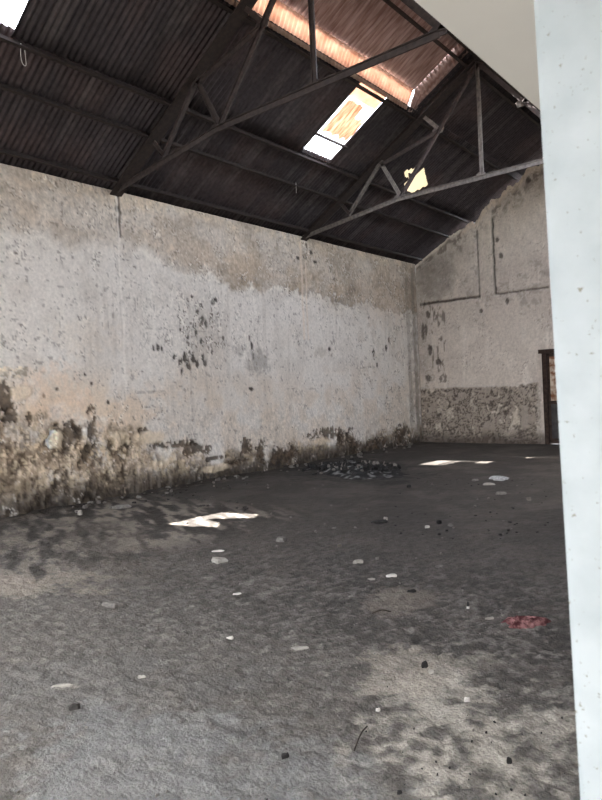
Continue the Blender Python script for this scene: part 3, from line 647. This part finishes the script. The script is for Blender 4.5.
purlin(-6.86, 'dark roof purlin along the lower edge of the bright skylight')
purlin(-5.60, 'dark roof purlin under the peach translucent strip')
purlin(-4.60, 'dark roof purlin beside the ridge on the left slope', dz=.0)
purlin(-4.60, 'roof purlin beside the ridge on the right slope', right=True)
purlin(-5.60, 'upper roof purlin on the right slope', right=True)
purlin(-6.86, 'middle roof purlin on the right slope', right=True)
purlin(-8.0, 'roof purlin above the doorway wall', right=True)
# wires hanging from the purlin
def curve(name, pts, r, m, parent=None):
    """round rod swept along a smoothed path, as a mesh"""
    P = [Vector(p) for p in pts]
    for _ in range(2 if len(P) > 2 else 0):
        Q = [P[0]]
        for a, b in zip(P[:-1], P[1:]): Q += [a.lerp(b, .25), a.lerp(b, .75)]
        P = Q+[P[-1]]
    bm = bmesh.new(); prev = None; K = 8
    for i, p in enumerate(P):
        d = (P[min(i+1, len(P)-1)]-P[max(i-1, 0)]).normalized(); u = d.orthogonal().normalized() if prev is None else None
        if prev is not None: u = (pu-d*pu.dot(d)).normalized()
        pu = u; v = d.cross(u)
        ring = [bm.verts.new(p+(u*math.cos(t)+v*math.sin(t))*r) for t in [2*math.pi*k/K for k in range(K)]]
        if prev: 
            for k in range(K): bm.faces.new([prev[k], prev[(k+1) % K], ring[(k+1) % K], ring[k]])
        else: bm.faces.new(ring[::-1])
        prev = ring
    bm.faces.new(prev)
    return frombm(name, bm, m, parent, True)
yb = 3.68
o = curve('hanging_wire', [(-6.84, yb, roofz(-6.84)+.0), (-6.90, yb+.02, 5.36), (-6.95, yb+.06, 5.28), (-6.93, yb+.10, 5.25), (-6.9, yb+.08, 5.33), (-6.86, yb+.05, 5.42)], .005, M_wire)
tag(o, 'thin pale wire loop hanging from the purlin at the upper left', 'wire')
o = curve('hanging_wire', [(-7.30, 8.95, roofz(-7.3)), (-7.31, 8.96, 5.1), (-7.30, 8.95, 5.03), (-7.29, 8.93, 4.98)], .005, M_wire)
tag(o, 'short pale wire end hanging below the bright skylight', 'wire')

# ------------------------------------------------------------------ far door
d2 = empty('door_2', (-4.63, YF, 0)); tag(d2, 'dark wooden door at the end wall, half hidden behind the white post', kind='structure')
def loc(bm, name, m, parent): 
    bmesh.ops.translate(bm, verts=bm.verts, vec=-Vector(parent.location)); return frombm(name, bm, m, parent)
bm = bmesh.new(); box(bm, (-5.12, YF-.045, -.01), (-5.03, YF+.1, 2.10)); box(bm, (-4.23, YF-.045, -.01), (-4.13, YF+.1, 2.10)); box(bm, (-5.19, YF-.06, 2.06), (-4.07, YF+.1, 2.15)); loc(bm, 'door_frame', M_wood, d2)
bm = bmesh.new(); box(bm, (-5.03, YF+.03, .0), (-4.23, YF+.07, 2.06)); loc(bm, 'door_leaf', M_wood, d2)
bm = bmesh.new(); box(bm, (-4.97, YF+.015, .98), (-4.30, YF+.03, 1.98)); loc(bm, 'upper_panel', M_panel, d2)
bm = bmesh.new(); box(bm, (-4.97, YF+.015, .12), (-4.30, YF+.03, .9)); loc(bm, 'lower_panel', M_panel2, d2)

# ------------------------------------------------------------------ white post
pdist = .80
pv = ray(554.5, 400); pv = pv/np.hypot(pv[0], pv[1]); pe = C0[:2]+pv[:2]*pdist
post = empty('gate_post', (pe[0]+.06+.026, pe[1]+.05, -.02)); tag(post, 'white painted steel post with rust specks standing close on the right', 'post')
bm = bmesh.new(); box(bm, (-.06, -.05, .01), (.06, .05, 2.75))
bmesh.ops.bevel(bm, geom=[e for e in bm.edges if abs(e.verts[0].co.z-e.verts[1].co.z) > 1], offset=.007, segments=4, affect='EDGES')
frombm('post_tube', bm, M_post, post, False)
post.rotation_euler = (0, math.radians(-1.0), 0)
bm = bmesh.new(); box(bm, (-.11, -.10, 0), (.11, .10, .012)); frombm('base_plate', bm, M_post, post)
bm = bmesh.new(); box(bm, (-.065, -.055, 2.75), (.065, .055, 2.765)); frombm('post_cap', bm, M_post, post)

# ------------------------------------------------------------------ debris
def chip_mesh(w, d, h, seed, flat=True):
    r = random.Random(seed); bm = bmesh.new(); n = r.randint(7, 10)
    ring = []
    angs = sorted(r.uniform(0, 2*math.pi) for _ in range(n))
    angs = [2*math.pi*i/n + r.uniform(-.25, .25) for i in range(n)]
    bot = []; mid = []; top = []
    for a in angs:
        k = r.uniform(.55, 1.15); x = .5*w*math.cos(a)*k; y = .5*d*math.sin(a)*k
        bot.append(bm.verts.new((x*.92, y*.92, -.004))); mid.append(bm.verts.new((x, y, h*r.uniform(.3, .6)))); top.append(bm.verts.new((x*.8, y*.8, h*r.uniform(.8, 1.15))))
    for A, B in ((bot, mid), (mid, top)):
        for i in range(n): bm.faces.new([A[i], A[(i+1) % n], B[(i+1) % n], B[i]])
    bm.faces.new(bot[::-1]); c = bm.verts.new((w*r.uniform(-.1, .1), d*r.uniform(-.1, .1), h*1.1))
    for i in range(n): bm.faces.new([top[i], top[(i+1) % n], c])
    me = bpy.data.meshes.new('chip'); bm.to_mesh(me); bm.free(); return me
from mathutils.bvhtree import BVHTree
_m = FL.data; bvh = BVHTree.FromPolygons([v.co.copy() for v in _m.vertices], [tuple(p.vertices) for p in _m.polygons])
def gz(x, y):
    h = bvh.ray_cast(Vector((x, y, 1)), Vector((0, 0, -1)))[0]; return h.z if h else 0
cnt = [0]
def chip(name, px, py, w, hpx, m, label, cat, group=None, thick=.02, rot=None):
    p = fl(px, py); sc = (p-C0)@CF/FPX
    ww = w*sc; dd = hpx*sc/max(.12, (CAMH/((p-C0)@CF)))*.8; dd = min(dd*.5, ww*.75)
    cnt[0] += 1
    me = chip_mesh(ww, dd, thick, cnt[0]); me.materials.append(m)
    o = bpy.data.objects.new(name, me); COL.objects.link(o)
    z0 = gz(p[0], p[1])
    o.location = (p[0], p[1], z0); o.rotation_euler = (random.uniform(-.08, .08), random.uniform(-.08, .08), (math.atan2(CR[1], CR[0]) if rot is None else rot)+random.uniform(-.2, .2))
    return tag(o, label, cat, group)
chip('broken_slab', 122, 507, 22, 5, M_grey, 'dark-edged flat slab lying near the left wall foot', 'rubble', thick=.04)
chip('plaster_lump', 80, 514, 6, 6, M_pale, 'small upright pale lump by the left wall foot', 'rubble', thick=.06)
chip('broken_slab', 115, 605, 27, 9, M_grey, 'pale grey flat stone alone on the left of the dark floor', 'rubble', thick=.03)
chip('plaster_chip', 218, 549, 15, 3, M_white, 'thin white flake just behind a grey chunk, below the sunlit patch', 'rubble', thick=.012)
chip('broken_slab', 219, 560, 17, 6, M_pale, 'grey chunk with dark edge just in front of a thin white flake', 'rubble', thick=.04)
chip('plaster_chip', 238, 594, 11, 4, M_white, 'small bright white flake in the middle left of the floor', 'rubble', thick=.015)
chip('stone', 281, 540, 15, 6, M_grey, 'squarish grey stone in the middle of the floor, right of the sunlit patch', 'rubble', thick=.05)
chip('plaster_chip', 245, 582, 18, 5, M_grey, 'dull pale flake just behind the small bright white one', 'rubble', thick=.012)
chip('plaster_chip', 358, 562, 11, 4, M_pale, 'thin pale flake tilted up in the middle of the floor', 'rubble', thick=.025)
chip('plaster_chip', 392, 575, 11, 4, M_white, 'oval whitish flake behind the stick and pale worn patch', 'rubble', thick=.015)
chip('plaster_chip', 371, 577, 9, 3, M_pale, 'dull flake left of the oval whitish one', 'rubble', thick=.012)
chip('charred_scrap', 380, 521, 17, 4, M_dark, 'long dark scrap on the mid floor in front of the burnt heap', 'rubble', thick=.03)
chip('plaster_chip', 386, 518, 5, 3, M_pale, 'small pale crumb behind the long dark scrap', 'rubble', thick=.03)
chip('plaster_chip', 427, 526, 8, 5, M_white, 'white crumb beside a dark pebble on the far floor', 'rubble', thick=.022)
chip('stone', 439, 522, 5, 4, M_dark, 'dark pebble just right of a white crumb on the far floor', 'rubble', thick=.04)
chip('charred_scrap', 411, 591, 13, 3, M_dark, 'flat black scrap on the pale worn patch in mid floor', 'rubble', thick=.02)
chip('plaster_chip', 490, 617, 10, 3, M_pale, 'pale flake just left of the red cloth', 'rubble', thick=.012)
chip('stone', 425, 664, 8, 4, M_dark, 'dark stone on the pale patch in the right foreground', 'rubble', thick=.03)
chip('plaster_chip', 431, 670, 7, 5, M_pale, 'pale crumb touching the dark stone in the right foreground', 'rubble', thick=.02)
chip('plaster_chip', 467, 698, 8, 6, M_white, 'bright white chip in the right foreground', 'rubble', thick=.02)
chip('plaster_chip', 378, 708, 5, 3, M_white, 'tiny white chip above the thin stick', 'rubble', thick=.012)
chip('stone', 509, 760, 7, 5, M_dark, 'dark pebble at the right foreground near the dark damp streak', 'rubble', thick=.02)
chip('stone', 399, 789, 6, 4, M_dark, 'dark pebble at the bottom edge of the view', 'rubble', thick=.015)
chip('stone', 285, 754, 8, 5, M_dark, 'single black pebble on the pale dusty floor, bottom centre', 'rubble', thick=.02)
chip('stone', 75, 705, 12, 7, M_stone, 'dark jagged stone in the left foreground', 'rubble', thick=.03)
chip('plaster_chip', 62, 683, 24, 6, M_pale, 'wide flat pale flake in the left foreground', 'rubble', thick=.01)
chip('plaster_chip', 142, 674, 11, 4, M_pale, 'short pale flake right of the wide flat one, left foreground', 'rubble', thick=.012)
chip('plaster_chip', 230, 637, 9, 4, M_white, 'small white chip in the centre left of the floor', 'rubble', thick=.012)
chip('plaster_chip', 192, 605, 8, 5, M_grey, 'small grey chip between the left flat stone and the bright flake', 'rubble', thick=.015)
chip('plaster_chip', 300, 646, 22, 5, M_pale, 'flat dull pale flake in the centre of the floor', 'rubble', thick=.01)
chip('broken_slab', 489, 484, 16, 3, M_pale, 'pale flat piece just in front of the crumpled plastic', 'rubble', thick=.03)
chip('broken_slab', 500, 493, 13, 4, M_grey, 'grey flat piece nearest of those by the crumpled plastic', 'rubble', thick=.03)
chip('broken_slab', 476, 480, 8, 3, M_grey, 'small grey piece left of the crumpled plastic', 'rubble', thick=.03)
chip('stone', 529, 499, 6, 3, M_grey, 'small grey stone on the far right floor', 'rubble', thick=.04)
chip('stone', 409, 487, 5, 2, M_dark, 'flat dark lump right of the burnt heap', 'rubble', thick=.04)
chip('plaster_chip', 440, 565, 0.1+9, 3, M_grey, 'dull grey flake in the right middle floor', 'rubble', thick=.012)
# scattered rubble, shared labels
def scatter(name, n, pts, m, wr, label, group, th):
    protos = [chip_mesh(1, .7, 1, 900+i+n) for i in range(5)]
    for q in protos: q.materials.append(m)
    for i in range(n):
        px, py = pts(i); p = fl(px, py)
        if p[0] < XL+.12 or p[0] > XR-.05 or p[1] > YF-.15: continue
        o = bpy.data.objects.new(name, protos[i % 5]); COL.objects.link(o)
        w = random.uniform(*wr); o.scale = (w, w*random.uniform(.7, 1.1), w*random.uniform(*th))
        o.location = (p[0], p[1], gz(p[0], p[1])); o.rotation_euler = (0, 0, random.uniform(0, 6.28))
        tag(o, label, 'rubble', group)
rs = random.Random(5)
scatter('dark_crumb', 80, lambda i: (rs.uniform(395, 548), 478+rs.uniform(0, 1)**2*60), M_dark, (.02, .055), 'dark crumb of rubble scattered on the far right floor', 'dark crumbs on the far floor', (.15, .35))
scatter('dark_crumb', 50, lambda i: (rs.uniform(130, 250), rs.gauss(498, 8)), M_stone, (.03, .08), 'dark crumb of rubble between left wall and the nearer sunlit patch', 'dark crumbs beside the left wall', (.15, .4))
scatter('pale_crumb', 120, lambda i: (rs.uniform(0, 570), 560+rs.uniform(0, 1)**.8*240), M_grey, (.008, .020), 'small pale crumb of plaster in the floor dust of the foreground', 'pale crumbs on the near floor', (.3, .5))
scatter('pale_crumb', 40, lambda i: (rs.uniform(180, 540), rs.uniform(480, 560)), M_grey, (.02, .06), 'small pale crumb of plaster on the middle floor', 'pale crumbs on the middle floor', (.2, .5))
scatter('dark_grit', 70, lambda i: (rs.uniform(250, 570), 620+rs.uniform(0, 1)*180), M_dark, (.005, .014), 'tiny dark grit in the floor dust of the foreground', 'dark grit on the near floor', (.5, .8))
def wallpts(i):
    y = rs.uniform(4, 14.3); x = XL+.1+abs(rs.gauss(0, .22)); d = np.array([x, y, 0])-C0
    z = d@CF; return (301+FPX*(d@CR)/z, 400-FPX*(d@CU)/z)
scatter('plaster_fragment', 70, wallpts, M_grey, (.03, .12), 'fallen plaster fragment lying along the left wall foot', 'plaster fragments along the left wall', (.2, .5))

# burnt heap
def heap():
    cx, cy = -6.75, 9.55
    xs = np.linspace(-8.0, -5.3, 110); ys = np.linspace(8.3, 10.8, 110)
    X, Y = np.meshgrid(xs, ys, indexing='ij'); X = X.ravel(); Y = Y.ravel()
    u = (X-cx)*.75+(Y-cy)*.2; v = (Y-cy)-(X-cx)*-.25
    q = (u/.78)**2+(v/.75)**2+1.6*(fbm(X*3, Y*3, 500)-.5)
    h = np.maximum(0, 1-ss(.2, 1.15, q))
    z = h*(.035+.14*np.maximum(0, fbm(X*8, Y*8, 501)-.3))-.03*(h <= 0)-.01
    base = np.array([z_ for z_ in z])
    c = np.tile(lin((24, 23, 23)), (len(X), 1)); c = mixc(c, .8*ss(.6, .68, fbm(X*12, Y*12, 502)), lin((120, 120, 120)))
    o = gridmesh('burnt_heap', np.stack([X, Y, base], 1), 110, 110, c, M_floor)
    tag(o, 'low heap of black ash and burnt scraps on the far floor', 'ash heap', kind='stuff')
    rr = random.Random(9); protos = []
    for i in range(4):
        a = chip_mesh(1, .5, 1, 700+i); a.materials.append(M_dark); b = chip_mesh(1, .4, 1, 720+i); b.materials.append(M_grey); protos.append((a, b))
    for i in range(90):
        a = rr.uniform(0, 6.28); r = rr.uniform(0, 1)**.6
        x = cx+.95*r*math.cos(a)*1.05; y = cy+.85*r*math.sin(a)
        dark = rr.random() < .66
        o2 = bpy.data.objects.new('burnt_scrap' if dark else 'ashen_scrap', protos[i % 4][0 if dark else 1]); COL.objects.link(o2)
        w = rr.uniform(.04, .15) if dark else rr.uniform(.03, .09); o2.scale = (w, w, .03+rr.uniform(0, .05)); o2.rotation_euler = (rr.uniform(-.5, .5), rr.uniform(-.4, .4), rr.uniform(0, 6.28))
        j = np.argmin((X-x)**2+(Y-y)**2); o2.location = (x, y, max(gz(x, y), base[j])+.003)
        tag(o2, 'black burnt scrap lying in the ash heap' if dark else 'pale ash-grey scrap lying in the ash heap', 'scrap', 'burnt scraps in the ash heap' if dark else 'pale scraps in the ash heap')
heap()

# red cloth
def crumple(name, px, py, wpx, hm, m, label, cat, depth=.16, seed=600):
    p = fl(px, py); sc = (p-C0)@CF/FPX; w = wpx*sc; n = 70
    t = np.linspace(-1, 1, n); U, V = np.meshgrid(t, t, indexing='ij'); U = U.ravel(); V = V.ravel()
    rr = np.maximum(np.abs(U), np.abs(V)); ll = np.maximum(1e-6, np.hypot(U, V)); U2 = U*rr/ll; V2 = V*rr/ll
    ang = np.arctan2(V2, U2); k = 1+.16*np.sin(ang*3+1)+.10*np.sin(ang*7)
    R_ = np.hypot(U2, V2)
    r1 = 1-np.abs(fbm(U2*2.6, V2*3.5, seed)-.5)*4
    h = hm*(.25+.75*np.clip(r1, 0, 1))*(1-R_**4)+.004
    x = .5*w*U2*k; y = .5*depth*V2*k
    ca, sa = CR[0]/math.hypot(CR[0], CR[1]), CR[1]/math.hypot(CR[0], CR[1])
    P = np.stack([x*ca-y*sa, x*sa+y*ca, h], 1)
    o = gridmesh(name, P, n, n, None, m); o.modifiers.new('t', 'SOLIDIFY').thickness = .003
    z0 = max(gz(p[0]+dx, p[1]+dy) for dx in (-w/2, 0, w/2) for dy in (-depth/2, 0, depth/2))
    o.location = (p[0], p[1], z0-.004); tag(o, label, cat)
crumple('red_cloth', 525, 621, 45, .035, M_red, 'crumpled faded red cloth lying on the floor at the right', 'cloth', depth=.17)
crumple('plastic_scrap', 499, 478, 18, .04, M_plastic, 'crumpled whitish plastic scrap on the far floor near the post', 'plastic scrap', depth=.35, seed=640)
# stick, little twig, tiny bottle-like stub
a = fl(354, 749); b = fl(367, 724)
o = curve('thin_stick', [(a[0], a[1], gz(a[0], a[1])+.006), ((a[0]+b[0])/2, (a[1]+b[1])/2, .012), (b[0], b[1], gz(b[0], b[1])+.012)], .0035, M_stick)
tag(o, 'thin dark stick lying on the floor in the centre foreground', 'stick')
a = fl(372, 612); b = fl(391, 610)
o = curve('thin_stick', [(a[0], a[1], gz(a[0], a[1])+.005), ((a[0]+b[0])/2, (a[1]+b[1])/2, .010), (b[0], b[1], gz(b[0], b[1])+.006)], .005, M_stick)
tag(o, 'short dark twig at the front of the worn patch in mid floor', 'stick')
p = fl(468, 607); g = gz(p[0], p[1])
st = empty('bottle_stub', (p[0], p[1], g)); tag(st, 'tiny dark stub with a white foot standing on the floor left of the red cloth', 'stub')
bm = bmesh.new(); bmesh.ops.create_cone(bm, cap_ends=True, segments=14, radius1=.010, radius2=.008, depth=.014, matrix=Matrix.Translation((0, 0, .006))); frombm('foot', bm, M_white, st)
bm = bmesh.new(); bmesh.ops.create_cone(bm, cap_ends=True, segments=14, radius1=.008, radius2=.005, depth=.03, matrix=Matrix.Translation((0, 0, .027))); frombm('neck', bm, M_dark, st)

# ------------------------------------------------------------------ light
sd = bpy.data.lights.new('sun', 'SUN'); sd.energy = 8.0; sd.angle = .009; sd.color = (1.0, .96, .91)
so = bpy.data.objects.new('sun', sd); COL.objects.link(so); so.rotation_euler = SUN.normalized().to_track_quat('-Z', 'Y').to_euler()
w = bpy.data.worlds.new('world'); S.world = w; w.use_nodes = True
N = w.node_tree.nodes; L = w.node_tree.links; bg = N['Background']
sky = N.new('ShaderNodeTexSky'); sky.sky_type = 'NISHITA'; sky.sun_disc = False; sky.sun_elevation = math.radians(68); sky.sun_rotation = math.radians(202)
sky.air_density = 1.0; sky.dust_density = 2.0
hs = N.new('ShaderNodeHueSaturation'); hs.inputs['Saturation'].default_value = .34; L.new(sky.outputs[0], hs.inputs['Color']); L.new(hs.outputs[0], bg.inputs[0]); bg.inputs[1].default_value = .40
S.view_settings.view_transform = 'Standard'; S.view_settings.look = 'None'; S.view_settings.gamma = 1; S.view_settings.use_curve_mapping = False
S.view_settings.exposure = 3.08
